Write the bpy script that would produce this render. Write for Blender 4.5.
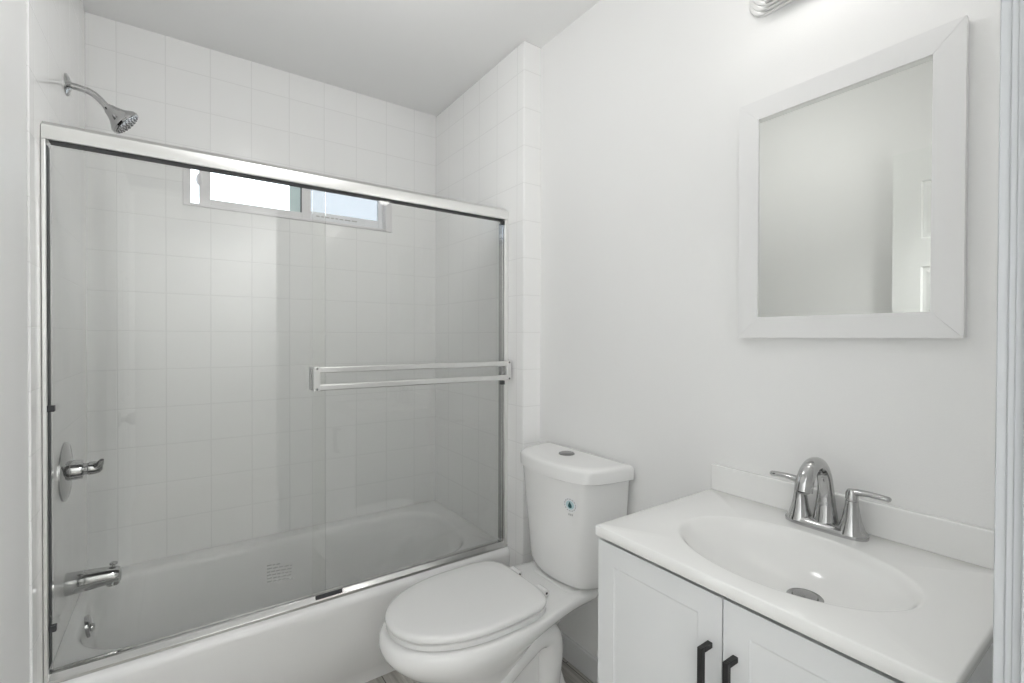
import bpy, bmesh, math, random
from mathutils import Vector, Matrix

random.seed(4)
for o in list(bpy.data.objects):
    bpy.data.objects.remove(o, do_unlink=True)
SC = bpy.context.scene
COL = SC.collection
PI = math.pi

# ------------------------------------------------------------------ camera, world, lights, exposure
CAM_H = 1.242
yaw, pitch, roll = math.radians(35.0125), math.radians(-0.498), math.radians(0.18)
fw = Vector((math.sin(yaw) * math.cos(pitch), math.cos(yaw) * math.cos(pitch), math.sin(pitch)))
rt = Vector((math.cos(yaw), -math.sin(yaw), 0))
up = rt.cross(fw)
rt, up = rt * math.cos(roll) + up * math.sin(roll), up * math.cos(roll) - rt * math.sin(roll)
cd = bpy.data.cameras.new('camera')
cam = bpy.data.objects.new('camera', cd)
COL.objects.link(cam)
m = Matrix.Identity(4)
for i in range(3):
    m[i][0], m[i][1], m[i][2] = rt[i], up[i], -fw[i]
m[0][3], m[1][3], m[2][3] = 0, 0, CAM_H
cam.matrix_world = m
cd.sensor_fit = 'HORIZONTAL'
cd.sensor_width = 36
cd.lens = 472.9 / 1024 * 36
cd.clip_start = 0.01
SC.camera = cam

SC.view_settings.view_transform = 'Standard'
SC.view_settings.look = 'None'
SC.view_settings.gamma = 1
SC.view_settings.use_curve_mapping = False
SC.view_settings.exposure = 0.29

SC.cycles.max_bounces = 16
SC.cycles.diffuse_bounces = 10
SC.cycles.glossy_bounces = 6
SC.cycles.transparent_max_bounces = 16
SC.cycles.sample_clamp_indirect = 6.0

wd = bpy.data.worlds.new('World')
SC.world = wd
wd.use_nodes = True
bgn = wd.node_tree.nodes['Background']
bgn.inputs['Color'].default_value = (0.86, 0.93, 1.0, 1)
bgn.inputs['Strength'].default_value = 3.2


def lamp(name, kind, loc, energy, size=0.3, color=(1, 1, 1), target=None, size_y=None):
    ld = bpy.data.lights.new(name, kind)
    ld.energy = energy
    ld.color = color
    if kind == 'AREA':
        ld.shape = 'RECTANGLE'
        ld.size = size
        ld.size_y = size_y or size
    else:
        ld.shadow_soft_size = size
    o = bpy.data.objects.new(name, ld)
    COL.objects.link(o)
    o.location = loc
    if target is not None:
        o.rotation_euler = (Vector(target) - Vector(loc)).to_track_quat('-Z', 'Y').to_euler()
    return o


# unseen fill lights, added below the bathroom ceiling and in the hall; daylight through the small window comes from the sky
lamp('bathroom_fill_light', 'POINT', (0.34, 1.18, 2.24), 4.2, 0.10, (1, 0.995, 0.985))  # added to brighten the alcove, no fixture
lamp('hall_fill_light', 'AREA', (0.88, -0.70, 2.40), 40, 0.5, (0.98, 0.99, 1.0), (0.88, -0.70, 0))  # added fill from behind the camera, no fixture


# ------------------------------------------------------------------ materials
def mat(name, color, rough=0.5, metal=0.0, spec=0.5, coat=0.0, bump=None):
    mt = bpy.data.materials.new(name)
    mt.use_nodes = True
    nt = mt.node_tree
    b = nt.nodes['Principled BSDF']
    b.inputs['Base Color'].default_value = (*color, 1)
    b.inputs['Roughness'].default_value = rough
    b.inputs['Metallic'].default_value = metal
    b.inputs['Specular IOR Level'].default_value = spec
    b.inputs['Coat Weight'].default_value = coat
    geo = nt.nodes.new('ShaderNodeNewGeometry')
    nz = nt.nodes.new('ShaderNodeTexNoise')
    nz.inputs['Scale'].default_value = bump[0] if bump else 30
    nz.inputs['Detail'].default_value = 3
    nt.links.new(geo.outputs['Position'], nz.inputs['Vector'])
    if bump:
        bp = nt.nodes.new('ShaderNodeBump')
        bp.inputs['Strength'].default_value = bump[1]
        bp.inputs['Distance'].default_value = 0.002
        nt.links.new(nz.outputs['Fac'], bp.inputs['Height'])
        nt.links.new(bp.outputs['Normal'], b.inputs['Normal'])
    # tiny roughness variation keeps every surface procedural
    mr = nt.nodes.new('ShaderNodeMapRange')
    mr.inputs['To Min'].default_value = max(rough - 0.02, 0)
    mr.inputs['To Max'].default_value = rough + 0.02
    nt.links.new(nz.outputs['Fac'], mr.inputs['Value'])
    nt.links.new(mr.outputs['Result'], b.inputs['Roughness'])
    return mt


def tile_mat(name, ax, offs, size=0.1515, rough=0.12, color=(0.91, 0.91, 0.906), grout=(0.825, 0.825, 0.82)):
    mt = bpy.data.materials.new(name)
    mt.use_nodes = True
    nt = mt.node_tree
    L = nt.links.new
    b = nt.nodes['Principled BSDF']
    b.inputs['Roughness'].default_value = rough
    geo = nt.nodes.new('ShaderNodeNewGeometry')
    sep = nt.nodes.new('ShaderNodeSeparateXYZ')
    L(geo.outputs['Position'], sep.inputs[0])

    def M(op, a, bb=None):
        n = nt.nodes.new('ShaderNodeMath')
        n.operation = op
        for i, v in enumerate((a, bb)):
            if v is None:
                continue
            if isinstance(v, (int, float)):
                n.inputs[i].default_value = v
            else:
                L(v, n.inputs[i])
        return n.outputs[0]

    masks, cells = [], []
    for k, s, w in ((ax, offs, 0.0016), ('Z', 1.263, 0.0016)):
        t = M('DIVIDE', M('SUBTRACT', sep.outputs[k], s - 10 * size), size)
        cells.append(M('FLOOR', t))
        d = M('ABSOLUTE', M('SUBTRACT', M('FRACT', t), 0.5))
        mr = nt.nodes.new('ShaderNodeMapRange')
        mr.inputs['From Min'].default_value = 0.5 - 1.5 * w / size
        mr.inputs['From Max'].default_value = 0.5 - 0.4 * w / size
        L(d, mr.inputs['Value'])
        masks.append(mr.outputs['Result'])
    msk = M('MAXIMUM', masks[0], masks[1])
    mix = nt.nodes.new('ShaderNodeMix')
    mix.data_type = 'RGBA'
    L(msk, mix.inputs[0])
    mix.inputs[6].default_value = (*color, 1)
    mix.inputs[7].default_value = (*grout, 1)
    L(mix.outputs[2], b.inputs['Base Color'])
    # each tile is set a hair out of plane, the glaze is slightly wavy
    nz = nt.nodes.new('ShaderNodeTexNoise')
    nz.inputs['Scale'].default_value = 5.0
    nz.inputs['Detail'].default_value = 1
    L(geo.outputs['Position'], nz.inputs['Vector'])
    h = M('SUBTRACT', M('MULTIPLY', nz.outputs['Fac'], 1.2), M('MULTIPLY', msk, 0.5))
    bp = nt.nodes.new('ShaderNodeBump')
    bp.inputs['Strength'].default_value = 0.6
    bp.inputs['Distance'].default_value = 0.0012
    L(h, bp.inputs['Height'])
    L(bp.outputs['Normal'], b.inputs['Normal'])
    L(M('ADD', M('MULTIPLY', msk, 0.08), rough), b.inputs['Roughness'])
    return mt


def floor_mat():
    mt = bpy.data.materials.new('grey_wood_plank')
    mt.use_nodes = True
    nt = mt.node_tree
    L = nt.links.new
    b = nt.nodes['Principled BSDF']
    geo = nt.nodes.new('ShaderNodeNewGeometry')
    mp = nt.nodes.new('ShaderNodeMapping')
    mp.inputs['Rotation'].default_value = (0, 0, PI / 2)
    L(geo.outputs['Position'], mp.inputs['Vector'])
    br = nt.nodes.new('ShaderNodeTexBrick')
    br.inputs['Scale'].default_value = 1
    br.inputs['Brick Width'].default_value = 0.9
    br.inputs['Row Height'].default_value = 0.15
    br.inputs['Mortar Size'].default_value = 0.0018
    br.inputs['Color1'].default_value = (0.50, 0.485, 0.455, 1)
    br.inputs['Color2'].default_value = (0.58, 0.565, 0.535, 1)
    br.inputs['Mortar'].default_value = (0.16, 0.15, 0.14, 1)
    L(mp.outputs[0], br.inputs['Vector'])
    wv = nt.nodes.new('ShaderNodeMapping')
    wv.inputs['Scale'].default_value = (38, 2.5, 1)
    L(geo.outputs['Position'], wv.inputs['Vector'])
    nz = nt.nodes.new('ShaderNodeTexNoise')
    nz.inputs['Scale'].default_value = 2
    nz.inputs['Detail'].default_value = 6
    L(wv.outputs[0], nz.inputs['Vector'])
    cr = nt.nodes.new('ShaderNodeValToRGB')
    cr.color_ramp.elements[0].position = 0.35
    cr.color_ramp.elements[0].color = (0.62, 0.61, 0.59, 1)
    cr.color_ramp.elements[1].position = 0.62
    cr.color_ramp.elements[1].color = (1, 1, 1, 1)
    L(nz.outputs['Fac'], cr.inputs['Fac'])
    mx = nt.nodes.new('ShaderNodeMix')
    mx.data_type = 'RGBA'
    mx.blend_type = 'MULTIPLY'
    mx.inputs[0].default_value = 1
    L(br.outputs['Color'], mx.inputs[6])
    L(cr.outputs['Color'], mx.inputs[7])
    L(mx.outputs[2], b.inputs['Base Color'])
    b.inputs['Roughness'].default_value = 0.45
    return mt


def glass_mat(name, tint=(0.965, 0.975, 0.965), refl=1.0, rough=0.0):
    mt = bpy.data.materials.new(name)
    mt.use_nodes = True
    nt = mt.node_tree
    L = nt.links.new
    nt.nodes.remove(nt.nodes['Principled BSDF'])
    out = nt.nodes['Material Output']
    tr = nt.nodes.new('ShaderNodeBsdfTransparent')
    tr.inputs[0].default_value = (*tint, 1)
    gl = nt.nodes.new('ShaderNodeBsdfGlossy')
    gl.inputs['Roughness'].default_value = rough
    fr = nt.nodes.new('ShaderNodeFresnel')
    fr.inputs['IOR'].default_value = 1.5
    mu = nt.nodes.new('ShaderNodeMath')
    mu.operation = 'MULTIPLY'
    mu.inputs[1].default_value = refl
    L(fr.outputs[0], mu.inputs[0])
    mx = nt.nodes.new('ShaderNodeMixShader')
    L(mu.outputs[0], mx.inputs[0])
    L(tr.outputs[0], mx.inputs[1])
    L(gl.outputs[0], mx.inputs[2])
    L(mx.outputs[0], out.inputs['Surface'])
    return mt


def emit_mat(name, color, strength):
    mt = bpy.data.materials.new(name)
    mt.use_nodes = True
    b = mt.node_tree.nodes['Principled BSDF']
    b.inputs['Base Color'].default_value = (0.9, 0.9, 0.88, 1)
    b.inputs['Emission Color'].default_value = (*color, 1)
    b.inputs['Emission Strength'].default_value = strength
    return mt


WHITE = (0.80, 0.80, 0.785)
M_WALL = mat('wall_paint', (0.85, 0.85, 0.846), 0.55, spec=0.3, bump=(260, 0.12))
M_LWALL = mat('left_wall_paint', (0.85, 0.85, 0.846), 0.45, spec=0.4, bump=(260, 0.06))
M_CEIL = mat('ceiling_paint', (0.90, 0.90, 0.898), 0.8, spec=0.2, bump=(200, 0.1))
M_TRIM = mat('trim_paint', (0.76, 0.765, 0.77), 0.3, bump=(150, 0.03))
M_TX = tile_mat('white_tile_back', 'X', -0.048)
M_TY = tile_mat('white_tile_side', 'Y', 1.5915)
M_TS = tile_mat('white_tile_bullnose', 'Y', 5.0, size=0.1515)
M_CASING_SHADE = mat('casing_paint_shaded', (0.45, 0.465, 0.48), 0.35, bump=(150, 0.03))  # white paint, with the casing's dimmer, bluer light put into the colour
M_FLOOR = floor_mat()
M_TUB = mat('tub_enamel', (0.90, 0.90, 0.896), 0.10)
M_CER = mat('toilet_ceramic', (0.86, 0.86, 0.855), 0.09)
M_SEAT = mat('toilet_seat_plastic', (0.83, 0.83, 0.825), 0.20)
M_TOP = mat('vanity_top_cultured_marble', (0.86, 0.86, 0.85), 0.12)
M_CAB = mat('cabinet_paint', (0.725, 0.735, 0.742), 0.38)
M_GAP_SHADE = mat('cabinet_gap_shade', (0.25, 0.25, 0.25), 0.7)  # shadow tone for the gaps around the cabinet doors
M_BLACK = mat('matte_black_metal', (0.012, 0.012, 0.012), 0.42)
M_RUB = mat('dark_rubber', (0.05, 0.052, 0.055), 0.5)
M_CHR = mat('chrome', (0.50, 0.50, 0.50), 0.10, metal=1.0)
M_CHRD = mat('chrome_dark', (0.36, 0.36, 0.36), 0.18, metal=1.0)
M_ALU = mat('bright_aluminium', (0.90, 0.90, 0.885), 0.34, metal=1.0)
M_BAR = mat('satin_aluminium', (0.80, 0.80, 0.79), 0.30, metal=1.0)
M_NICK = mat('satin_nickel', (0.84, 0.84, 0.83), 0.3, metal=1.0)
M_ALUD = mat('polished_aluminium', (0.68, 0.68, 0.67), 0.16, metal=1.0)
M_MIR = mat('mirror_silver', (0.785, 0.795, 0.77), 0.0, metal=1.0)
M_MIR.node_tree.nodes['Principled BSDF'].inputs['Roughness'].default_value = 0
for l in list(M_MIR.node_tree.links):
    if l.to_socket.name == 'Roughness':
        M_MIR.node_tree.links.remove(l)
M_FRAME = mat('mirror_frame_paint', (0.80, 0.80, 0.80), 0.4)
M_VINYL = mat('window_vinyl', (0.80, 0.79, 0.80), 0.35)
M_GLASS = glass_mat('shower_glass', (0.994, 0.997, 0.992), 1.0)
M_WG1 = glass_mat('window_glass', (0.97, 0.99, 0.98), 0.8)
M_WG2 = glass_mat('window_glass_screened', (0.50, 0.51, 0.52), 0.8)
M_BULB = emit_mat('bulb_glow', (1, 0.98, 0.955), 7.5)
M_DOOR = mat('door_paint', (0.82, 0.83, 0.82), 0.32)
M_INK = mat('grey_print', (0.42, 0.42, 0.41), 0.6)
M_INK2 = mat('faint_grey_print', (0.50, 0.50, 0.50), 0.6)
M_TEAL = mat('dark_teal_print', (0.02, 0.09, 0.10), 0.5)
M_AQUA = mat('pale_aqua_print', (0.52, 0.68, 0.71), 0.5)
M_LABEL = mat('white_sticker', (0.84, 0.85, 0.87), 0.4)
M_NOZ = mat('grey_nozzle_rubber', (0.10, 0.10, 0.11), 0.5)


# ------------------------------------------------------------------ geometry helpers
class MB:
    def __init__(s):
        s.bm = bmesh.new()
        s.mi = 0

    def face(s, vs):
        try:
            f = s.bm.faces.new(vs)
            f.material_index = s.mi
            return f
        except ValueError:
            return None

    def box(s, x0, x1, y0, y1, z0, z1):
        v = [s.bm.verts.new(p) for p in ((x0, y0, z0), (x1, y0, z0), (x1, y1, z0), (x0, y1, z0),
                                         (x0, y0, z1), (x1, y0, z1), (x1, y1, z1), (x0, y1, z1))]
        for q in ((3, 2, 1, 0), (4, 5, 6, 7), (0, 1, 5, 4), (1, 2, 6, 5), (2, 3, 7, 6), (3, 0, 4, 7)):
            s.face([v[i] for i in q])
        return s

    def loft(s, rings, cap0=True, cap1=True, closed=True):
        R = [[s.bm.verts.new(p) for p in r] for r in rings]
        n = len(R[0])
        for a, b in zip(R, R[1:]):
            for i in range(n if closed else n - 1):
                j = (i + 1) % n
                s.face((a[i], a[j], b[j], b[i]))
        if cap0:
            s.face(R[0][::-1])
        if cap1:
            s.face(R[-1])
        return s

    def tube(s, pts, rad, n=20, cap=True, flat=None):
        pts = [Vector(p) for p in pts]
        if not isinstance(rad, (list, tuple)):
            rad = [rad] * len(pts)
        rings = []
        t0 = (pts[1] - pts[0]).normalized()
        ref = Vector((0, 0, 1)) if abs(t0.z) < 0.9 else Vector((0, 1, 0))
        u = t0.cross(ref).normalized()
        for i, p in enumerate(pts):
            a = pts[max(i - 1, 0)]
            b = pts[min(i + 1, len(pts) - 1)]
            t = (b - a).normalized()
            u = (u - t * u.dot(t)).normalized()
            w = t.cross(u)
            r = rad[i]
            ru, rw = (r, r) if not isinstance(r, tuple) else r
            rings.append([p + u * (ru * math.cos(2 * PI * k / n)) + w * (rw * math.sin(2 * PI * k / n)) for k in range(n)])
        return s.loft(rings, cap, cap)

    def lathe(s, origin, axis, prof, n=40, cap=True):
        """prof: (distance along axis, radius)"""
        o, a = Vector(origin), Vector(axis).normalized()
        ref = Vector((0, 0, 1)) if abs(a.z) < 0.9 else Vector((1, 0, 0))
        u = a.cross(ref).normalized()
        w = a.cross(u)
        rings = [[o + a * d + u * (r * math.cos(2 * PI * k / n)) + w * (r * math.sin(2 * PI * k / n)) for k in range(n)]
                 for d, r in prof]
        return s.loft(rings, cap, cap)

    def sphere(s, c, r, n=24, m=14):
        c = Vector(c)
        rings = []
        for j in range(1, m):
            th = PI * j / m
            rings.append([c + Vector((r * math.sin(th) * math.cos(2 * PI * k / n), r * math.sin(th) * math.sin(2 * PI * k / n), r * math.cos(th))) for k in range(n)])
        return s.loft(rings)

    def build(s, name, material, parent=None, bevel=0, seg=2, angle=35, smooth=True):
        bmesh.ops.recalc_face_normals(s.bm, faces=s.bm.faces)
        me = bpy.data.meshes.new(name)
        s.bm.to_mesh(me)
        s.bm.free()
        ms = material if isinstance(material, (list, tuple)) else [material]
        for x in ms:
            me.materials.append(x)
        if smooth:
            me.shade_smooth()
            me.set_sharp_from_angle(angle=math.radians(angle))
        o = bpy.data.objects.new(name, me)
        COL.objects.link(o)
        if parent is not None:
            attach(o, parent)
        if bevel:
            bv = o.modifiers.new('bevel', 'BEVEL')
            bv.width = bevel
            bv.segments = seg
            bv.limit_method = 'ANGLE'
            bv.angle_limit = math.radians(40)
        return o


def world_origin(p):
    v = Vector((0, 0, 0))
    while p is not None:
        v += p.location
        p = p.parent
    return v


def attach(o, parent):
    """parent o (built in room coordinates) and move its own vertices so that it sits in the parent's frame"""
    w = Vector((0, 0, 0))
    p = parent
    while p is not None:
        w += p.location
        p = p.parent
    o.data.transform(Matrix.Translation(-w))
    o.parent = parent


def thing(name, label, cat, loc, group=None):
    o = bpy.data.objects.new(name, None)
    o.empty_display_size = 0.05
    COL.objects.link(o)
    o.location = loc
    o['label'] = label
    o['category'] = cat
    o['kind'] = 'thing'
    if group:
        o['group'] = group
    return o


def struct(o, label, cat):
    o['kind'] = 'structure'
    o['label'] = label
    o['category'] = cat
    return o


def panel_face(mb, fn, u0, u1, v0, v1, panels, steps):
    """flat face in (u,v) with sunk panels; fn(u,v,d) -> point, d = depth into the face; steps = [(inset, depth)...]"""
    us = sorted({u0, u1} | {p[0] for p in panels} | {p[1] for p in panels})
    vs = sorted({v0, v1} | {p[2] for p in panels} | {p[3] for p in panels})
    g = {(i, j): mb.bm.verts.new(fn(a, b, 0)) for i, a in enumerate(us) for j, b in enumerate(vs)}

    def inside(a, b):
        return any(p[0] < a < p[1] and p[2] < b < p[3] for p in panels)
    for i in range(len(us) - 1):
        for j in range(len(vs) - 1):
            if not inside((us[i] + us[i + 1]) / 2, (vs[j] + vs[j + 1]) / 2):
                mb.face((g[i, j], g[i + 1, j], g[i + 1, j + 1], g[i, j + 1]))
    for a0, a1, b0, b1 in panels:
        prev = [(a0, b0), (a1, b0), (a1, b1), (a0, b1)]
        loop = [mb.bm.verts.new(fn(a, b, 0)) for a, b in prev]
        for ins, dep in steps:
            q = [(a0 + ins, b0 + ins), (a1 - ins, b0 + ins), (a1 - ins, b1 - ins), (a0 + ins, b1 - ins)]
            nl = [mb.bm.verts.new(fn(a, b, dep)) for a, b in q]
            for k in range(4):
                mb.face((loop[k], loop[(k + 1) % 4], nl[(k + 1) % 4], nl[k]))
            loop = nl
        mb.face(loop)


def slab_sides(mb, fn, u0, u1, v0, v1, th):
    a = [mb.bm.verts.new(fn(u, v, 0)) for u, v in ((u0, v0), (u1, v0), (u1, v1), (u0, v1))]
    b = [mb.bm.verts.new(fn(u, v, th)) for u, v in ((u0, v0), (u1, v0), (u1, v1), (u0, v1))]
    for k in range(4):
        mb.face((a[k], a[(k + 1) % 4], b[(k + 1) % 4], b[k]))
    mb.face(b[::-1])


def rrect(x0, x1, y0, y1, r, z, k=10, m=8):
    """rounded rectangle ring, 4*(k+m) points"""
    pts = []
    cs = ((x1 - r, y1 - r, 0), (x0 + r, y1 - r, PI / 2), (x0 + r, y0 + r, PI), (x1 - r, y0 + r, 1.5 * PI))
    corner = []
    for cx, cy, a0 in cs:
        corner.append([(cx + r * math.cos(a0 + PI / 2 * i / k), cy + r * math.sin(a0 + PI / 2 * i / k)) for i in range(k + 1)])
    for i in range(4):
        pts += corner[i]
        a, b = corner[i][-1], corner[(i + 1) % 4][0]
        for j in range(1, m):
            t = j / m
            pts.append((a[0] + (b[0] - a[0]) * t, a[1] + (b[1] - a[1]) * t))
    return [(x, y, z) for x, y in pts]


# ------------------------------------------------------------------ the room
XL, XR, XW, YB, YF, ZC = -0.287, 1.137, 1.224, 2.349, 1.543, 2.441
Y0 = 0.065            # room side of the front wall
XH0, XH1 = -0.292, 0.70   # hall
YH = -1.35

MB().box(-0.5, 1.5, YH - 0.1, 2.5, -0.08, 0).build('floor', M_FLOOR)
struct(bpy.data.objects['floor'], 'grey wood-look plank floor under the toilet', 'floor')
MB().box(-0.5, 1.5, YH - 0.1, 2.5, ZC, ZC + 0.08).build('ceiling', M_CEIL)
struct(bpy.data.objects['ceiling'], 'plain white painted ceiling over the tub', 'ceiling')

o = MB().box(-0.42, -0.292, YH, 2.47, 0, ZC).build('wall_left', M_LWALL)
struct(o, 'white painted wall at the left, beside the open door', 'wall')
o = MB().box(-0.2925, XL, 1.549, YB, 0, ZC).build('trim_1', M_TY, bevel=0.002)
struct(o, 'glossy white square tile on the left wall of the tub alcove', 'wall')
o = MB().box(XW, 1.36, Y0 - 0.11, 2.47, 0, ZC).build('wall_right', M_WALL)
struct(o, 'white painted wall behind the toilet and the vanity', 'wall')

# short wing wall that ends the alcove on the right: tiled on its two visible sides
mb = MB()
mb.box(XR, XW + 0.01, YF, YB + 0.01, 0, ZC)
bmesh.ops.recalc_face_normals(mb.bm, faces=mb.bm.faces)
for f in mb.bm.faces:
    f.material_index = 1 if abs(f.normal.y) > 0.5 else 0
o = mb.build('wall_alcove_right', [M_TY, M_TS], bevel=0.006, seg=3)
struct(o, 'white tiled end wall of the tub alcove, right of the shower door', 'wall')

# back wall with the window opening
WX0, WX1, WZ0, WZ1 = 0.008, 0.889, 1.778, 2.012
mb = MB()
mb.box(-0.42, WX0, YB, 2.47, 0, ZC).box(WX1, 1.36, YB, 2.47, 0, ZC)
mb.box(WX0, WX1, YB, 2.47, 0, WZ0).box(WX0, WX1, YB, 2.47, WZ1, ZC)
bmesh.ops.remove_doubles(mb.bm, verts=mb.bm.verts, dist=1e-5)
o = mb.build('wall_back', M_TX, smooth=False)
struct(o, 'back wall of the tub alcove in glossy white square tiles', 'wall')

# front wall with the doorway the picture is taken from
DX0, DX1, DZ = -0.238, 0.512, 2.06
mb = MB()
mb.box(-0.292, DX0, Y0 - 0.11, Y0, 0, ZC).box(DX1, XW, Y0 - 0.11, Y0, 0, ZC).box(DX0, DX1, Y0 - 0.11, Y0, DZ, ZC)
o = mb.build('wall_front', M_WALL, smooth=False)
struct(o, 'white wall around the doorway, right of the vanity', 'wall')
# casing + jamb
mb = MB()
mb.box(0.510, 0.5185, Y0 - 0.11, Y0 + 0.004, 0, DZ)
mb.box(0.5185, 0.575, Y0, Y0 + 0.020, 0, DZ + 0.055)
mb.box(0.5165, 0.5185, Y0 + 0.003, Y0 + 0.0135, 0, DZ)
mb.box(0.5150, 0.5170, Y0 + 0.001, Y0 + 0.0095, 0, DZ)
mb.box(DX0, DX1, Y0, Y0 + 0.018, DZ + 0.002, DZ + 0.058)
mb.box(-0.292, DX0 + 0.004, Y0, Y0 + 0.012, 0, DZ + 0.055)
o = mb.build('trim_2', M_CASING_SHADE, bevel=0.0012)
struct(o, 'white moulded door casing at the right edge', 'door casing')

# hallway behind the camera
mb = MB()
mb.box(-0.42, 1.36, YH - 0.1, YH, 0, ZC)
mb.box(1.20, 1.36, YH, Y0 - 0.11, 0, ZC)
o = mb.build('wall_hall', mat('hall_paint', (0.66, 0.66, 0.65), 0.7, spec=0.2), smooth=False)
struct(o, 'white hallway wall behind the doorway', 'wall')

o = MB().box(XW - 0.012, XW + 0.002, 0.757, YF, 0, 0.088).build('baseboard_right', M_TRIM, bevel=0.003)
struct(o, 'white baseboard on the wall behind the toilet', 'baseboard')

# ------------------------------------------------------------------ open door along the left wall (seen in the mirror) and its knob
dface = -0.222
fn = lambda u, v, d: (dface - d, u, v)
mb = MB()
d0, d1, w_ = 0.090, 0.766, 0.100
mid = (d0 + d1) / 2
cols = ((d0 + w_, mid - 0.05), (mid + 0.05, d1 - w_))
pan = []
for a, b in cols:
    pan += [(a, b, 1.66, 1.91), (a, b, 0.93, 1.54), (a, b, 0.22, 0.80)]
panel_face(mb, fn, d0, d1, 0.012, 2.048, pan, [(0.006, 0.009), (0.018, 0.009), (0.045, 0.002)])
slab_sides(mb, fn, d0, d1, 0.012, 2.048, 0.035)
door = mb.build('door_1', M_DOOR, smooth=False)
struct(door, 'open white six-panel door seen in the mirror', 'door')
mb = MB()
mb.lathe((dface - 0.012, 0.700, 0.878), (1, 0, 0), [(0.012, 0.031), (0.016, 0.031), (0.018, 0.026), (0.020, 0.012), (0.036, 0.011), (0.042, 0.018),
                                              (0.050, 0.025), (0.060, 0.0275), (0.068, 0.026), (0.073, 0.018), (0.075, 0.006)])
mb.build('door_knob', M_BLACK, door)['label'] = 'matte black round door knob'

# ------------------------------------------------------------------ window
win = MB()
yw0, yw1 = YB - 0.006, YB + 0.075
fwid = 0.027
win.box(WX0, WX0 + fwid, yw0, yw1, WZ0, WZ1).box(WX1 - 0.035, WX1, yw0, yw1, WZ0, WZ1)
win.box(WX0 + fwid, WX1 - 0.035, yw0, yw1, WZ0, WZ0 + 0.012).box(WX0 + fwid, WX1 - 0.035, yw0, yw1, WZ1 - 0.02, WZ1)
window = win.build('window_1', M_VINYL, bevel=0.002)
struct(window, 'small high sliding window with a white vinyl frame over the tub', 'window')
# left sliding sash, pushed slightly open
sx0, sx1, sz0, sz1 = 0.064, 0.500, WZ0 + 0.006, WZ1 - 0.012
mb = MB()
mb.box(sx0, sx0 + 0.040, YB + 0.008, YB + 0.034, sz0, sz1).box(sx1 - 0.040, sx1, YB + 0.008, YB + 0.034, sz0, sz1)
mb.box(sx0 + 0.04, sx1 - 0.04, YB + 0.008, YB + 0.034, sz0, sz0 + 0.034).box(sx0 + 0.04, sx1 - 0.04, YB + 0.008, YB + 0.034, sz1 - 0.03, sz1)
sash = mb.build('sliding_sash', M_VINYL, window, bevel=0.002)
MB().box(sx0 + 0.038, sx1 - 0.038, YB + 0.018, YB + 0.022, sz0 + 0.03, sz1 - 0.028).build('pane', M_WG1, sash)
mb = MB()
mb.lathe((sx0 + 0.004, YB + 0.012, 1.895), (-1, -0.35, 0), [(0, 0.026), (0.006, 0.025), (0.010, 0.020), (0.012, 0.012)])
mb.build('latch', M_VINYL, sash)
mb = MB()
mb.box(sx1 - 0.085, sx1 - 0.022, YB + 0.045, YB + 0.050, WZ0 + 0.012, WZ1 - 0.02)
mb.build('screen_rail', mat('grey_green_rail', (0.66, 0.73, 0.73), 0.5), window)
MB().box(sx1 - 0.0415, sx1 - 0.0395, YB + 0.0075, YB + 0.030, sz0 + 0.034, sz1 - 0.03).build('glazing_bead', M_RUB, sash)
# right fixed lite
mb = MB()
fx0, fx1 = 0.488, WX1 - 0.035
mb.box(fx0, fx0 + 0.014, YB + 0.036, YB + 0.062, WZ0 + 0.012, WZ1 - 0.02).box(fx1 - 0.022, fx1, YB + 0.036, YB + 0.062, WZ0 + 0.012, WZ1 - 0.02)
mb.box(fx0 + 0.014, fx1 - 0.022, YB + 0.0365, YB + 0.062, WZ0 + 0.012, WZ0 + 0.058).box(fx0 + 0.014, fx1 - 0.022, YB + 0.0365, YB + 0.062, WZ1 - 0.035, WZ1 - 0.02)
fixed = mb.build('fixed_sash', mat('white_vinyl_bright', (0.86, 0.87, 0.90), 0.3), window, bevel=0.0015)
MB().box(fx0 + 0.010, fx1 - 0.018, YB + 0.048, YB + 0.052, WZ0 + 0.05, WZ1 - 0.03).build('pane', M_WG2, fixed)
mb = MB()
yl = YB + 0.0357
x = 0.53
while x < 0.70:
    w = random.uniform(0.012, 0.03)
    mb.box(x, x + w, yl, yl + 0.0006, WZ0 + 0.036, WZ0 + 0.042)
    x += w + 0.006
mb.build('label_print', M_INK2, fixed)

# ------------------------------------------------------------------ bathtub
TY0, TY1, TZ = 1.628, YB - 0.0006, 0.352
tx0, tx1 = XL + 0.0004, XR - 0.0004
tub = thing('bathtub', 'white alcove bathtub behind the sliding glass door', 'bathtub', ((tx0 + tx1) / 2, (TY0 + TY1) / 2, 0))
mb = MB()


def ring(dl, dr, df, db, r, z):
    return rrect(tx0 + dl, tx1 - dr, TY0 + df, TY1 - db, r, z)


rings = [ring(0, 0, 0.055, 0, 0.006, 0.0), ring(0, 0, 0.052, 0, 0.006, 0.045), ring(0, 0, 0.034, 0, 0.006, 0.060),
         ring(0, 0, 0.018, 0, 0.006, 0.20), ring(0, 0, 0.004, 0, 0.006, 0.30), ring(0, 0, 0.0, 0, 0.008, 0.328)]
for a in (0.25, 0.5, 0.75, 1.0):
    q = 0.022 * (1 - math.cos(a * PI / 2))
    rings.append(ring(0, 0, q, 0, 0.010, 0.330 + 0.022 * math.sin(a * PI / 2)))
ins = (0.024, 0.075, 0.100, 0.058)
for a in (0.0, 0.2, 0.4, 0.6, 0.8, 1.0):
    q = 0.022 * math.sin(a * PI / 2)
    zz = TZ - 0.030 * (1 - math.cos(a * PI / 2))
    rings.append(ring(ins[0] + q * 0.6, ins[1] + q, ins[2] + q, ins[3] + q, 0.17, zz))
rings.append(ring(0.046, 0.125, 0.130, 0.088, 0.17, 0.26))
rings.append(ring(0.060, 0.185, 0.142, 0.100, 0.17, 0.16))
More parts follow.
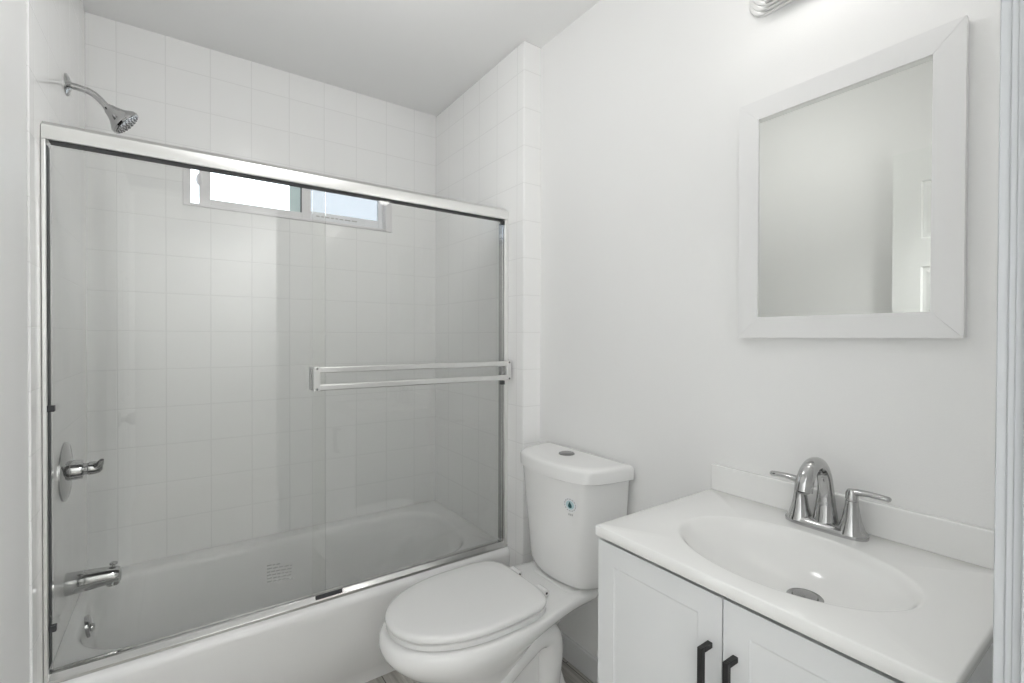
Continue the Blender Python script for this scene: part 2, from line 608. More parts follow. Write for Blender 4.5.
rings.append(ring(0.090, 0.240, 0.155, 0.115, 0.16, 0.085))
rings.append(ring(0.125, 0.290, 0.185, 0.150, 0.13, 0.050))
rings.append(ring(0.20, 0.36, 0.24, 0.21, 0.10, 0.042))
mb.loft(rings)
mb.build('tub_shell', M_TUB, tub, angle=50)
mb = MB()
mb.lathe((XL + 0.036, 2.010, 0.312), (1, 0, 0.10), [(-0.01, 0.033), (0.008, 0.033), (0.012, 0.031), (0.014, 0.022), (0.015, 0.010)])
ov = mb.build('overflow_plate', M_CHRD, tub)
MB().lathe((XL + 0.050, 2.006, 0.309), (1, 0, 0.10), [(0, 0.012), (0.006, 0.011), (0.009, 0.007)]).build('trip_lever', M_CHR, ov)
MB().lathe((XL + 0.27, 2.01, 0.040), (0, 0, 1), [(0, 0.03), (0.004, 0.03), (0.006, 0.024)]).build('drain', M_CHR, tub)

# ------------------------------------------------------------------ sliding shower door
sd = thing('shower_screen', 'framed sliding glass shower door standing on the tub rim', 'shower door', (0.425, 1.675, TZ))
# header: a rounded channel extruded along x
prof = [(1.650, 1.7385), (1.650, 1.772), (1.6515, 1.7745), (1.660, 1.7780), (1.668, 1.7870), (1.673, 1.7890), (1.688, 1.7890), (1.692, 1.785), (1.692, 1.7385)]
mb = MB()
mb.loft([[(x, y, z) for y, z in prof] for x in (XL + 0.001, XR - 0.001)])
hd = mb.build('header_rail', M_ALU, sd, bevel=0.0012)
MB().box(XL + 0.014, XR - 0.017, 1.6560, 1.6915, 1.7362, 1.7384).build('header_underside', M_RUB, hd)  # dark strip along the underside of the header
# bottom track
prof = [(1.650, TZ + 0.0005), (1.650, TZ + 0.010), (1.653, TZ + 0.013), (1.662, TZ + 0.024), (1.668, TZ + 0.024), (1.670, TZ + 0.012),
        (1.682, TZ + 0.012), (1.684, TZ + 0.020), (1.694, TZ + 0.020), (1.700, TZ + 0.012), (1.704, TZ + 0.0005)]
mb = MB()
mb.loft([[(x, y, z) for y, z in prof] for x in (XL + 0.001, XR - 0.001)])
mb.build('bottom_track', M_ALUD, sd, bevel=0.001)
for x0, x1, nm in ((XL + 0.001, XL + 0.0095, 'side_jamb'), (XR - 0.0165, XR - 0.001, 'side_jamb')):
    mb = MB()
    mb.box(x0, x1, 1.6505, 1.6565, TZ + 0.001, 1.738)
    mb.box(x0, x1, 1.6565, 1.6625, TZ + 0.001, 1.738)
    jb = mb.build(nm, M_ALU, sd, bevel=0.0015)
    if x0 < 0:
        MB().box(x0, x1, 1.6635, 1.700, TZ + 0.024, 1.728).build('inner_channel', M_CHRD, jb)
        MB().box(x0 + 0.0025, x1 + 0.0012, 1.6635, 1.690, TZ + 0.04, 1.726).build('dark_reflection_strip', M_RUB, jb)  # dark strip painting in the dark reflection on the jamb's inner face
    else:
        MB().box(x0 + 0.0005, x1, 1.6635, 1.700, TZ + 0.024, 1.728).build('inner_channel', M_CHRD, jb)
# rubber bumpers on the jambs
for x, z, w in ((XL + 0.0145, 1.058, 0.018), (XL + 0.018, 0.495, 0.013), (XR - 0.026, 1.725, 0.014), (XR - 0.024, 1.052, 0.018)):
    MB().box(x - w / 2, x + w / 2, 1.652, 1.666, z - 0.009, z + 0.007).build('bumper', M_RUB, sd, bevel=0.0015)
MB().box(0.366, 0.452, 1.6535, 1.6585, TZ + 0.0135, TZ + 0.0255).build('door_guide', M_RUB, sd)

GZ0, GZ1 = TZ + 0.021, 1.7375
inner = MB().box(XL + 0.014, 0.404, 1.681, 1.686, GZ0, GZ1).build('inner_glass_panel', M_GLASS, sd)
outer = MB().box(0.3585, XR - 0.019, 1.6655, 1.6705, GZ0 + 0.006, GZ1).build('outer_glass_panel', M_GLASS, sd)
outer['label'] = 'front right glass panel with the towel bar'
# etched notice on the inner panel: rows of tiny grey marks
mb = MB()
zr = 0.511
for row in range(6):
    x = 0.224
    while x < 0.300:
        w = random.uniform(0.006, 0.016)
        if x + w > 0.303:
            break
        if row != 0 or x < 0.262:
            mb.box(x, x + w, 1.6805, 1.6809, zr - row * 0.0105 - 0.0042 - (x - 0.224) * 0.10, zr - row * 0.0105 - (x - 0.224) * 0.10)
        x += w + 0.0022
mb.build('etched_notice', M_INK, inner)
# towel bar on the outer panel
bx0, bx1 = 0.350, 1.126
for zz0, zz1 in ((1.1235, 1.1440), (1.0660, 1.0865)):
    mb = MB()
    pr = [(1.612, zz0 + 0.003), (1.612, zz1 - 0.003), (1.615, zz1), (1.622, zz1), (1.624, zz1 - 0.003), (1.624, zz0 + 0.003), (1.622, zz0), (1.615, zz0)]
    mb.loft([[(x, y, z) for y, z in pr] for x in (bx0 + 0.008, bx1 - 0.008)])
    mb.build('towel_rail', M_BAR, outer, bevel=0.0008)
MB().box(bx0 + 0.006, bx1 - 0.006, 1.6165, 1.6195, 1.0850, 1.1250).build('clear_bar_insert', glass_mat('acrylic', (0.975, 0.975, 0.975), 0.7), outer)
for x, sg in ((bx0, 1), (bx1, -1)):
    mb = MB()
    mb.box(min(x, x + sg * 0.020), max(x, x + sg * 0.020), 1.6105, 1.6255, 1.0650, 1.1450)
    br = mb.build('bar_bracket', M_BAR, outer, bevel=0.0015)
    MB().box(min(x - sg * 0.003, x + sg * 0.010), max(x - sg * 0.003, x + sg * 0.010), 1.6255, 1.6645, 1.0680, 1.1420).build('bracket_clamp', M_CHRD, outer, bevel=0.001)
    for zz in (1.0715, 1.1385):
        MB().lathe((x + sg * 0.010, 1.6106, zz), (0, -1, 0), [(0, 0.0042), (0.0014, 0.0038), (0.0018, 0.0015)], n=16).build('screw', M_CHRD, outer)

# ------------------------------------------------------------------ shower head, valve, spout
sh = thing('showerhead', 'chrome shower head on a bent arm, high on the left tiled wall', 'shower head', (XL, 1.98, 2.012))
MB().lathe((XL, 1.98, 2.013), (1, 0, 0), [(0, 0.033), (0.003, 0.033), (0.008, 0.026), (0.012, 0.014), (0.014, 0.012)]).build('escutcheon', M_CHR, sh)
A = [(XL + 0.002, 2.013), (XL + 0.025, 2.013), (XL + 0.050, 2.010), (XL + 0.066, 2.002), (XL + 0.080, 1.990), (XL + 0.096, 1.972)]
MB().tube([(x, 1.98, z) for x, z in A], 0.0098, 18).build('shower_arm', M_CHR, sh)
ax = Vector((0.76, 0, -0.65)).normalized()
p0 = Vector((XL + 0.094, 1.98, 1.974))
body = MB()
body.lathe(p0, ax, [(0, 0.011), (0.006, 0.013), (0.010, 0.0165), (0.020, 0.020), (0.036, 0.028), (0.050, 0.0400), (0.056, 0.0450), (0.064, 0.0465), (0.069, 0.0440)])
hb = body.build('head', M_CHR, sh)
nz = MB()
pf = p0 + ax * 0.0692
nz.lathe(pf, ax, [(0, 0.0405), (0.0012, 0.0405), (0.0015, 0.0390)])
nz.build('spray_plate', M_CHRD, hb)
nz = MB()
u_ = ax.cross(Vector((0, 1, 0))).normalized()
w_ = Vector((0, 1, 0))
for rr, n in ((0.008, 5), (0.018, 10), (0.028, 15), (0.036, 20)):
    for k in range(n):
        a = 2 * PI * k / n + rr * 40
        c = pf + u_ * (rr * math.cos(a)) + w_ * (rr * math.sin(a)) + ax * 0.0014
        nz.lathe(c, ax, [(0, 0.0024), (0.0018, 0.0015)], n=8)
nz.build('spray_nozzle', M_NOZ, hb)['kind'] = 'stuff'

vl = thing('shower_valve', 'round chrome shower valve with a lever, on the left tiled wall', 'shower valve', (XL, 1.925, 0.836))
MB().lathe((XL, 1.925, 0.836), (1, 0, 0), [(0, 0.0875), (0.004, 0.0875), (0.009, 0.080), (0.013, 0.050), (0.015, 0.030)], n=56).build('trim_plate', M_CHR, vl)
hn = MB().lathe((XL + 0.012, 1.925, 0.837), (1, 0, 0), [(0, 0.0300), (0.028, 0.0285), (0.032, 0.0270), (0.033, 0.018), (0.042, 0.018), (0.044, 0.020), (0.058, 0.0195), (0.070, 0.016), (0.076, 0.008)]).build('handle', M_CHR, vl)
pts = [(XL + 0.066, 1.925, 0.838), (XL + 0.076, 1.916, 0.844), (XL + 0.084, 1.902, 0.853), (XL + 0.089, 1.888, 0.866)]
MB().tube(pts, [0.013, 0.012, 0.0095, (0.006, 0.004)], 16).build('lever', M_CHR, hn)

sp = thing('tub_spout', 'chrome tub spout with a pull-up diverter, below the shower valve', 'tub spout', (XL, 1.935, 0.490))
rings = []
for i, (d, ry, rz, dz) in enumerate(((0.0, 0.030, 0.0325, 0), (0.004, 0.031, 0.0335, 0), (0.05, 0.028, 0.0310, 0.0), (0.095, 0.0255, 0.0275, 0.000), (0.118, 0.024, 0.026, -0.001), (0.127, 0.021, 0.0235, -0.002), (0.131, 0.013, 0.015, -0.004))):
    rings.append([(XL + d, 1.935 + ry * math.cos(t * 2 * PI / 28), 0.491 + dz + rz * math.sin(t * 2 * PI / 28)) for t in range(28)])
spb = MB().loft(rings)
spb.lathe((XL + 0.110, 1.935, 0.478), (0, 0, -1), [(0, 0.017), (0.016, 0.017), (0.018, 0.015)], n=24)
spb.build('spout_body', M_CHR, sp)
MB().lathe((XL + 0.112, 1.935, 0.512), (0, 0, 1), [(0, 0.0045), (0.010, 0.0045), (0.012, 0.010), (0.016, 0.0105), (0.018, 0.008)], n=20).build('diverter_knob', M_CHR, sp)

# ------------------------------------------------------------------ toilet
TYC = 1.258
toi = thing('toilet', 'white two-piece toilet between the tub and the vanity', 'toilet', (0.85, TYC, 0))


def tank_ring(z, w, xf, xb, sag=0.052, n=96, corner=10):
    pts = []
    L_ = xb - xf - sag
    for i in range(n + 1):
        s_ = -1 + 2 * i / n
        t = math.copysign(1 - (1 - abs(s_)) ** 2.2, s_)
        x = xf + sag * abs(t) ** 2.2 + L_ * abs(t) ** corner
        pts.append((min(x, xb), TYC + w * t, z))
    return pts


def tank_x(y, z):
    k = (z - 0.43) / 0.345
    w, xf = 0.182 + 0.028 * k, 1.034 - 0.026 * k
    t = abs(y - TYC) / w
    return xf + 0.052 * t ** 2.2


TB = 1.206
rings = []
for z, dw, dx in ((0.4035, 0.06, 0.05), (0.405, 0.035, 0.028), (0.411, 0.018, 0.014), (0.424, 0.006, 0.005), (0.45, 0.0, 0.0), (0.56, 0, 0), (0.68, 0, 0), (0.777, 0, 0)):
    k = (z - 0.43) / 0.345
    rings.append(tank_ring(z, 0.182 + 0.028 * k - dw, 1.034 - 0.026 * k + dx, TB - dx * 0.4))
MB().loft(rings).build('tank', M_CER, toi, angle=50)
rings = []
for z, d in ((0.776, 0.004), (0.778, 0.0), (0.812, -0.001), (0.8190, 0.001), (0.8230, 0.005), (0.8250, 0.011), (0.8260, 0.028)):
    rings.append([(x, y - 0.005, zz) for x, y, zz in tank_ring(z, 0.2185 - d, 1.000 + d, 1.211 - d * 0.6, sag=0.060, corner=15)])
lid = MB().loft(rings).build('tank_lid', M_CER, toi, angle=50)
MB().lathe((1.130, TYC + 0.012, 0.8258), (0, 0, 1), [(0, 0.0285), (0.003, 0.0285), (0.0045, 0.026), (0.0048, 0.001)]).build('flush_button', M_CHRD, lid)
# round printed sticker on the tank front
stk_y, stk_z = 1.139, 0.701
stk = None


def disc_on_tank(pts, off):
    return [(tank_x(stk_y - a, stk_z + b) - off, stk_y - a, stk_z + b) for a, b in pts]


def plate(polys, off, name, mtl, parent):
    mb = MB()
    for poly in polys:
        a = [mb.bm.verts.new(p) for p in disc_on_tank(poly, off)]
        b = [mb.bm.verts.new(p) for p in disc_on_tank(poly, off - 0.0004)]
        mb.face(a)
        n = len(a)
        for i in range(n):
            mb.face((a[i], a[(i + 1) % n], b[(i + 1) % n], b[i]))
    return mb.build(name, mtl, parent, smooth=False)


circ = lambda r, cx=0, cz=0, n=32: [(cx + r * math.cos(2 * PI * k / n), cz + r * math.sin(2 * PI * k / n)) for k in range(n)]
stk = plate([circ(0.0245)], 0.0010, 'tank_sticker', M_LABEL, toi)
segs = []
for k in range(14):
    a0, a1 = 2 * PI * k / 14, 2 * PI * (k + 0.62) / 14
    segs.append([(0.0215 * math.cos(a0), 0.0215 * math.sin(a0)), (0.0215 * math.cos(a1), 0.0215 * math.sin(a1)),
                 (0.0180 * math.cos(a1), 0.0180 * math.sin(a1)), (0.0180 * math.cos(a0), 0.0180 * math.sin(a0))])
segs += [[(-0.008 + 0.006 * k, -0.035), (-0.004 + 0.006 * k, -0.035), (-0.004 + 0.006 * k, -0.029), (-0.008 + 0.006 * k, -0.029)] for k in range(3)]
plate(segs, 0.0014, 'print_ring', M_INK2, stk)
plate([circ(0.0145)], 0.0014, 'aqua_disc', M_AQUA, stk)
drop = [(0.0, 0.0115), (0.0035, 0.005), (0.0062, -0.001), (0.0066, -0.0045), (0.0048, -0.0085), (0.0, -0.0102), (-0.0048, -0.0085), (-0.0066, -0.0045), (-0.0062, -0.001), (-0.0035, 0.005)]
plate([drop], 0.0018, 'water_drop', M_TEAL, stk)


def egg(xf, xb, hw, xm, z, nf=2.15, nb=2.9, n=72, yc=TYC + 0.013):
    pts = []
    for i in range(n):
        t = 2 * PI * i / n
        c, s_ = math.cos(t), math.sin(t)
        e = nf if c < 0 else nb
        a = (xm - xf) if c < 0 else (xb - xm)
        pts.append((xm + a * math.copysign(abs(c) ** (2 / e), c), yc + hw * math.copysign(abs(s_) ** (2 / e), s_), z))
    return pts




def plan(z, xf, hw, xe, hwe, xm=0.742, n=36):
    """bowl outline: half ellipse in front, sides drawn in towards a narrower squared-off rear"""
    half = []
    for i in range(n + 1):
        t = PI / 2 * i / n
        half.append((xm - (xm - xf) * math.cos(t) ** (2 / 2.15), hw * math.sin(t) ** (2 / 2.15)))
    L_ = xe - 0.03 - xm
    for i in range(1, n + 1):
        t = i / n
        k = t * t * (3 - 2 * t)
        half.append((xm + L_ * t, hw + (hwe - hw) * k))
    for i in range(1, 11):
        a = PI / 2 * i / 10
        half.append((xe - 0.03 + 0.03 * math.sin(a), max(hwe - 0.03 + 0.03 * math.cos(a), 0.001)))
    yc = TYC + 0.011
    hw, hwe = hw * 0.965, hwe - 0.014
    return [(x, yc + y, z) for x, y in half] + [(x, yc - y, z) for x, y in half[::-1][:-1]]


mb = MB()
rings = []
for z, xf, hw, xe, hwe in ((0.0, 0.660, 0.114, 1.085, 0.110), (0.012, 0.656, 0.117, 1.088, 0.112), (0.030, 0.664, 0.109, 1.080, 0.104), (0.09, 0.668, 0.098, 1.060, 0.090), (0.15, 0.655, 0.094, 1.045, 0.080),
                           (0.20, 0.622, 0.102, 1.035, 0.070), (0.245, 0.575, 0.122, 1.035, 0.066), (0.285, 0.525, 0.150, 1.055, 0.070), (0.318, 0.487, 0.172, 1.085, 0.085), (0.342, 0.465, 0.186, 1.120, 0.110),
                           (0.358, 0.456, 0.192, 1.150, 0.130), (0.372, 0.454, 0.194, 1.168, 0.140), (0.386, 0.457, 0.192, 1.174, 0.143), (0.395, 0.463, 0.188, 1.172, 0.141), (0.3995, 0.472, 0.180, 1.165, 0.135), (0.4005, 0.50, 0.155, 1.150, 0.115)):
    rings.append(plan(z, xf, hw, xe, hwe))
mb.loft(rings)
# deck that carries the tank
def deck(z, x0, x1, hw0, hw1, r=0.03):
    pts = []
    raw = [(x0, -hw0), (x1, -hw1), (x1, hw1), (x0, hw0)]
    n = 8
    for i in range(4):
        p, a, b = Vector(raw[i]), Vector(raw[i - 1]), Vector(raw[(i + 1) % 4])
        s0, s1 = p + (a - p).normalized() * r, p + (b - p).normalized() * r
        for k in range(n + 1):
            t = k / n
            q = s0 * (1 - t) ** 2 + p * (2 * t * (1 - t)) + s1 * t * t
            pts.append((q.x, TYC + q.y, z))
    return pts


mb.loft([deck(0.395, 1.040, 1.155, 0.105, 0.112, 0.03), deck(0.4020, 1.042, 1.155, 0.103, 0.110, 0.03), deck(0.4033, 1.050, 1.15, 0.095, 0.102, 0.03)])
bowl = mb.build('bowl', M_CER, toi, angle=60)
# trapway relief on both flanks
for sg in (-1, 1):
    ctl = [(0.735, 0.155), (0.79, 0.200), (0.86, 0.252), (0.925, 0.285), (0.975, 0.278), (0.992, 0.235), (0.985, 0.17), (0.975, 0.10), (0.97, 0.03), (0.97, 0.002)]
    pts = []
    for i in range(len(ctl) - 1):
        p_ = [Vector(ctl[max(0, min(len(ctl) - 1, i + d))]) for d in (-1, 0, 1, 2)]
        for k in range(5):
            t = k / 5
            q = 0.5 * ((2 * p_[1]) + (-p_[0] + p_[2]) * t + (2 * p_[0] - 5 * p_[1] + 4 * p_[2] - p_[3]) * t * t + (-p_[0] + 3 * p_[1] - 3 * p_[2] + p_[3]) * t ** 3)
            pts.append((q.x, TYC + 0.006 + sg * 0.074, q.y))
    pts.append((0.97, TYC + 0.006 + sg * 0.074, 0.002))
    rad = [0.030 + 0.012 * min(1, i / 12) for i in range(len(pts))]
    MB().tube(pts, rad, 20).build('trapway', M_CER, toi, angle=60)
    MB().lathe((0.80, TYC + sg * 0.112, 0.010), (0, 0, 1), [(0, 0.014), (0.010, 0.013), (0.016, 0.008), (0.018, 0.003)], n=20).build('bolt_cap', M_CER, toi)
# seat ring and closed lid
mb = MB()
rings = []
for z, d in ((0.4045, 0.005), (0.406, 0.002), (0.4185, 0.002), (0.4205, 0.006)):
    rings.append(egg(0.474 + d, 0.944 - d, 0.1805 - d, 0.742, z, nb=4.4))
mb.loft(rings)
mb.build('seat', M_SEAT, toi, angle=50)
mb = MB()
rings = []
for z, d in ((0.4248, 0.004), (0.4260, 0.0008), (0.430, 0.0), (0.437, 0.001), (0.4415, 0.005), (0.4440, 0.014), (0.4455, 0.05)):
    rings.append(egg(0.472 + d, 0.940 - d, 0.180 - d, 0.742, z, nb=4.6))
mb.loft(rings)
mb.build('seat_lid', M_SEAT, toi, angle=50)
for sg in (-1, 1):
    hg = MB().lathe((0.962, TYC + 0.012 + sg * 0.074 - 0.022, 0.419), (0, 1, 0), [(0, 0.010), (0.002, 0.012), (0.042, 0.012), (0.044, 0.010)], n=20)
    hg.lathe((0.962, TYC + 0.012 + sg * 0.074, 0.4035), (0, 0, 1), [(0, 0.017), (0.008, 0.016), (0.010, 0.012)], n=20)
    hgo = hg.build('seat_hinge', M_SEAT, toi)
    MB().lathe((0.962, TYC + 0.012 + sg * 0.074 - 0.0228, 0.419), (0, 1, 0), [(0, 0.004), (0.0012, 0.004)], n=12).build('hinge_pin', M_RUB, hgo)
    MB().lathe((1.100, TYC + 0.008 + sg * 0.098, 0.392), (0, 0, 1), [(0, 0.012), (0.015, 0.012)], n=14).build('tank_washer', M_RUB, toi)

# ------------------------------------------------------------------ vanity cabinet
VY0, VY1, VXF = 0.158, 0.757, 0.7605
cab = thing('vanity_cabinet', 'white two-door vanity cabinet with black handles under the sink top', 'vanity cabinet', (1.0, 0.4575, 0))
mb = MB()
CX = 0.790
for ya_, yb_ in ((VY0 + 0.006, VY0 + 0.024), (VY1 - 0.023, VY1 - 0.005)):
    mb.box(CX, XW - 0.001, ya_, yb_, 0.09, 0.7985)
mb.box(XW - 0.008, XW - 0.001, VY0 + 0.024, VY1 - 0.023, 0.09, 0.7985)
mb.box(CX, XW - 0.008, VY0 + 0.024, VY1 - 0.023, 0.09, 0.108)
mb.box(CX, CX + 0.018, VY0 + 0.024, VY1 - 0.023, 0.70, 0.7985)
mb.box(CX + 0.05, XW - 0.001, VY0 + 0.01, VY1 - 0.012, 0.0, 0.09)
mb.build('carcass', M_CAB, cab, bevel=0.001)
MB().box(CX - 0.0008, CX, VY0 + 0.007, VY1 - 0.006, 0.10, 0.7980).build('gap_shade_sheet', M_GAP_SHADE, cab)  # dark sheet behind the doors, paints the shadow in their gaps
CYM = 0.459
for y0, y1 in ((CYM + 0.0014, VY1 + 0.0005), (VY0 + 0.004, CYM - 0.0014)):
    fn = lambda u, v, d: (0.7705 + d, u, v)
    mb = MB()
    panel_face(mb, fn, y0, y1, 0.10, 0.7890, [(y0 + 0.046, y1 - 0.046, 0.146, 0.7430)], [(0.0010, 0.0014), (0.004, 0.0022)])
    slab_sides(mb, fn, y0, y1, 0.10, 0.7890, 0.0185)
    dr = mb.build('door', M_CAB, cab, smooth=False)
    yh = CYM + 0.0235 if y0 > CYM else CYM - 0.0235
    mb = MB()
    hz1, hz0, hs = 0.702, 0.560, 0.0048
    mb.box(0.7385, 0.7485, yh - hs, yh + hs, hz0, hz1)
    mb.box(0.7485, 0.7712, yh - hs, yh + hs, hz1 - 0.0096, hz1)
    mb.box(0.7485, 0.7712, yh - hs, yh + hs, hz0, hz0 + 0.0096)
    hd_ = mb.build('handle', M_BLACK, dr, bevel=0.0008)
    hd_['label'] = 'square black bar handle'

# ------------------------------------------------------------------ vanity top with moulded basin
vt = thing('vanity_sink', 'glossy white vanity top with a moulded oval basin and backsplash', 'sink', (0.99, 0.4575, 0.797))
ZT = 0.823
mb = MB()
N = 128
BX, BY, RX, RY = 0.957, 0.447, 0.150, 0.212
outer_pts = []
xs0, xs1, ys0, ys1 = VXF, XW - 0.001, VY0, VY1


def edge_pt(t, ins):
    c, s_ = math.cos(t) * RX, math.sin(t) * RY
    k = 1e9
    a0, a1, b0, b1 = xs0 + ins, xs1 - ins, ys0 + ins, ys1 - ins
    if c > 1e-9:
        k = min(k, (a1 - BX) / c)
    if c < -1e-9:
        k = min(k, (a0 - BX) / c)
    if s_ > 1e-9:
        k = min(k, (b1 - BY) / s_)
    if s_ < -1e-9:
        k = min(k, (b0 - BY) / s_)
    return BX + c * k, BY + s_ * k


def top_ring(ins, z):
    """outline sampled along the basin's angles, with the four corners snapped in"""
    pts = [edge_pt(2 * PI * k / N, ins) for k in range(N)]
    for cx_, cy_ in ((xs0 + ins, ys0 + ins), (xs0 + ins, ys1 - ins), (xs1 - ins, ys0 + ins), (xs1 - ins, ys1 - ins)):
        b = min(range(N), key=lambda i: (pts[i][0] - cx_) ** 2 + (pts[i][1] - cy_) ** 2)
        pts[b] = (cx_, cy_)
    return [(x, y, z) for x, y in pts]


rings = [top_ring(0.0015, 0.7993), top_ring(0, 0.8008), top_ring(0, ZT - 0.003), top_ring(0.0009, ZT - 0.0009), top_ring(0.003, ZT)]
DRX, DRY, DEEP = 0.998, 0.424, 0.088
prof = [(1.03, 0.0), (1.0, 0.0)]
for i in range(1, 27):
    t = i / 26
    r = 1 - 0.87 * t ** 1.5
    q = min(1.0, (1 - r) / 0.78)
    e = min(1.0, (1 - r) / 0.10)
    prof.append((r, DEEP * ((1 - (1 - q) ** 2.1) * 0.94 * (e * e * (3 - 2 * e)) ** 0.5 + 0.06 * t)))
for r, d in prof:
    k = (1 - r) if r < 1 else 0
    sh_ = k ** 1.1
    rx, ry = RX * r, RY * r
    cx_, cy_ = BX + (DRX - BX) * sh_, BY + (DRY - BY) * sh_
    mix_ = max(0.0, (0.40 - r) / 0.27) if r < 0.40 else 0
    rr = 0.0310
    rx = rx * (1 - mix_) + rr * mix_
    ry = ry * (1 - mix_) + rr * mix_
    rings.append([(cx_ + rx * math.cos(2 * PI * j / N), cy_ + ry * math.sin(2 * PI * j / N), ZT - d) for j in range(N)])
mb.loft(rings, cap0=False)
mb.build('counter', M_TOP, vt, angle=55)
MB().box(XW - 0.018, XW - 0.001, VY0 + 0.001, VY1, ZT - 0.001, 0.892).build('backsplash', M_TOP, vt, bevel=0.003, seg=3)
dn = MB()
dn.lathe((DRX, DRY, ZT - DEEP - 0.0008), (0, 0, 1), [(0, 0.0315), (0.003, 0.0315), (0.0048, 0.0295), (0.0038, 0.0230), (0.0036, 0.0225), (0.0075, 0.0210), (0.0088, 0.006)])
dn.build('drain', M_CHRD, vt)['label'] = 'round chrome basin drain'

# ------------------------------------------------------------------ faucet
FX, FY, FZ = 1.163, 0.455, ZT
fa = thing('faucet', 'chrome centerset faucet with a high arched spout behind the basin', 'faucet', (FX, FY, FZ))


def stadium(hx, hy, z, n=40):
    pts = []
    for k in range(n):
        t = 2 * PI * k / n
        c, s_ = math.cos(t), math.sin(t)
        pts.append((FX + hx * math.copysign(abs(c) ** 0.8, c), FY + hy * math.copysign(abs(s_) ** 0.62, s_), z))
    return pts


MB().loft([stadium(0.0265, 0.0810, FZ - 0.0005), stadium(0.0270, 0.0815, FZ + 0.006), stadium(0.0258, 0.0800, FZ + 0.011), stadium(0.0225, 0.0765, FZ + 0.015), stadium(0.017, 0.070, FZ + 0.018), stadium(0.010, 0.060, FZ + 0.0195)]).build('base_plate', M_CHR, fa, angle=60)
ctl = [(FX + 0.004, FZ + 0.010), (FX + 0.004, FZ + 0.050), (FX + 0.002, FZ + 0.090), (FX - 0.010, FZ + 0.125), (FX - 0.034, FZ + 0.147), (FX - 0.062, FZ + 0.149), (FX - 0.086, FZ + 0.135), (FX - 0.099, FZ + 0.114), (FX - 0.103, FZ + 0.100)]
pts, rad = [], []
rc = [(0.026, 0.026), (0.0185, 0.0195), (0.0155, 0.0155), (0.014, 0.0145), (0.0138, 0.015), (0.0145, 0.016), (0.0155, 0.0165), (0.0165, 0.017), (0.0165, 0.017)]
for i in range(len(ctl) - 1):
    p_ = [Vector(ctl[max(0, min(len(ctl) - 1, i + d))]) for d in (-1, 0, 1, 2)]
    for k in range(6):
        t = k / 6
        q = 0.5 * ((2 * p_[1]) + (-p_[0] + p_[2]) * t + (2 * p_[0] - 5 * p_[1] + 4 * p_[2] - p_[3]) * t * t + (-p_[0] + 3 * p_[1] - 3 * p_[2] + p_[3]) * t ** 3)
        pts.append((q.x, FY, q.y))
        rad.append(tuple(a + (b - a) * t for a, b in zip(rc[i], rc[i + 1])))
pts.append((ctl[-1][0], FY, ctl[-1][1]))
rad.append(rc[-1])
spt = MB().tube(pts, rad, 24).build('spout', M_CHR, fa, angle=50)
MB().lathe((ctl[-1][0], FY, ctl[-1][1] + 0.002), (0.15, 0, -1), [(0, 0.0120), (0.0035, 0.0120), (0.004, 0.010)], n=24).build('aerator', M_CHRD, spt)
for sg in (-1, 1):
    hy = FY + sg * 0.0508
    hn = MB().lathe((FX, hy, FZ + 0.008), (0, 0, 1), [(0, 0.0275), (0.010, 0.0235), (0.026, 0.0180), (0.048, 0.0140), (0.060, 0.0122), (0.068, 0.0118), (0.0685, 0.0105), (0.071, 0.0105), (0.0715, 0.0118), (0.085, 0.0112), (0.091, 0.008)]).build('handle', M_CHR, fa, angle=50)
    lv = [(FX, hy - sg * 0.004, FZ + 0.0905), (FX, hy + sg * 0.010, FZ + 0.0955), (FX, hy + sg * 0.030, FZ + 0.0970), (FX, hy + sg * 0.050, FZ + 0.0965), (FX, hy + sg * 0.064, FZ + 0.0955), (FX, hy + sg * 0.067, FZ + 0.0955)]
    MB().tube(lv, [(0.0095, 0.0075), (0.0090, 0.0070), (0.0080, 0.0060), (0.0078, 0.0056), (0.0076, 0.0054), (0.005, 0.0035)], 18).build('lever', M_CHR, hn, angle=60)

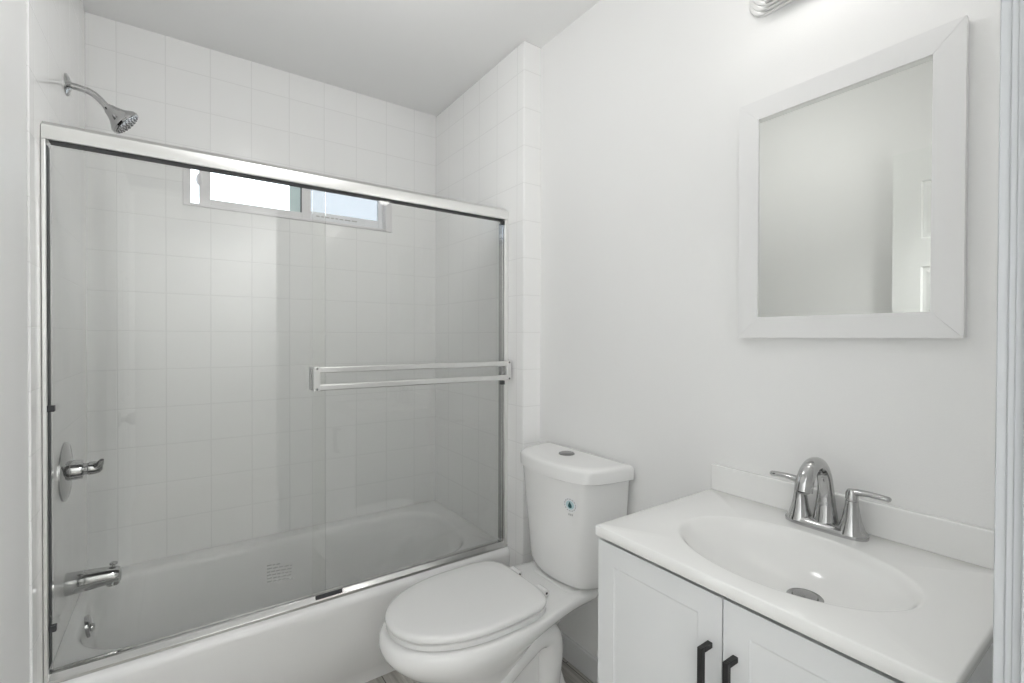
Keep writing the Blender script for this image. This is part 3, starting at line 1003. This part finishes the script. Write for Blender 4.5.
# ------------------------------------------------------------------ mirror cabinet
mi = thing('mirror', 'white framed wall mirror above the sink', 'mirror', (XW, 0.459, 1.544))
ya, yb, za, zb = 0.240, 0.678, 1.2430, 1.8446
iy0, iy1, iz0, iz1 = 0.2885, 0.627, 1.295, 1.795
xf = 1.199
mb = MB()
mb.box(xf + 0.010, XW - 0.001, ya + 0.0015, yb - 0.0015, za + 0.0015, zb - 0.0015)
mb.build('backing', M_FRAME, mi)
co = [(ya, za), (yb, za), (yb, zb), (ya, zb)]
ci = [(iy0, iz0), (iy1, iz0), (iy1, iz1), (iy0, iz1)]
for k in range(4):
    j = (k + 1) % 4
    quad = [co[k], co[j], ci[j], ci[k]]
    g = 0.00006
    cy_ = sum(q[0] for q in quad) / 4
    cz_ = sum(q[1] for q in quad) / 4
    quad = [(a + (cy_ - a) * g / 0.1, b + (cz_ - b) * g / 0.1) for a, b in quad]
    mb = MB()
    mb.loft([[(xf, a, b) for a, b in quad], [(xf + 0.0125, a, b) for a, b in quad]])
    mb.build('frame_rail', M_FRAME, mi, bevel=0.0004)
mb = MB().box(xf + 0.0040, xf + 0.0105, iy0 - 0.002, iy1 + 0.002, iz0 - 0.002, iz1 + 0.002)
for v in mb.bm.verts:      # the silvered pane leans out a fraction of a degree at its top
    v.co.x -= (v.co.z - 1.545) * 0.0052
mb.build('mirror_glass', M_MIR, mi)

# ------------------------------------------------------------------ vanity light above the mirror
vlt = thing('vanity_light', 'chrome stepped wall light above the mirror', 'wall light', (XW, 0.459, 2.10))


def yz_ring(y0, y1, z0, z1, r, x):
    return [(x, a, b) for a, b, _ in rrect(y0, y1, z0, z1, r, 0)]


mb = MB()
rings = []
for k in range(4):
    d = 0.0085 * k
    x0 = XW - 0.001 - 0.009 * k
    for x, dd in ((x0, d), (x0 - 0.0070, d), (x0 - 0.009, d + 0.002)):
        rings.append(yz_ring(0.255 + dd, 0.663 - dd, 2.062 + dd * 0.55, 2.234 - dd * 0.55, 0.045, x))
mb.loft(rings)
mb.build('stepped_backplate', M_NICK, vlt, angle=30)
mb = MB()
for k in range(3):
    mb.box(XW - 0.042 - 0.007 * k, XW - 0.036 - 0.007 * k, 0.315 + 0.004 * k, 0.607 - 0.004 * k, 2.062 + 0.004 * k, 2.238 - 0.004 * k)
mb.build('front_bar', M_NICK, vlt, bevel=0.001)
for y in (0.345, 0.46, 0.575):
    sk = MB().lathe((XW - 0.055, y, 2.132), (-1, 0, 0), [(0, 0.024), (0.045, 0.024), (0.055, 0.020)]).build('socket', M_CHR, vlt)
    MB().sphere((XW - 0.142, y, 2.132), 0.036).build('bulb', M_BULB, sk)
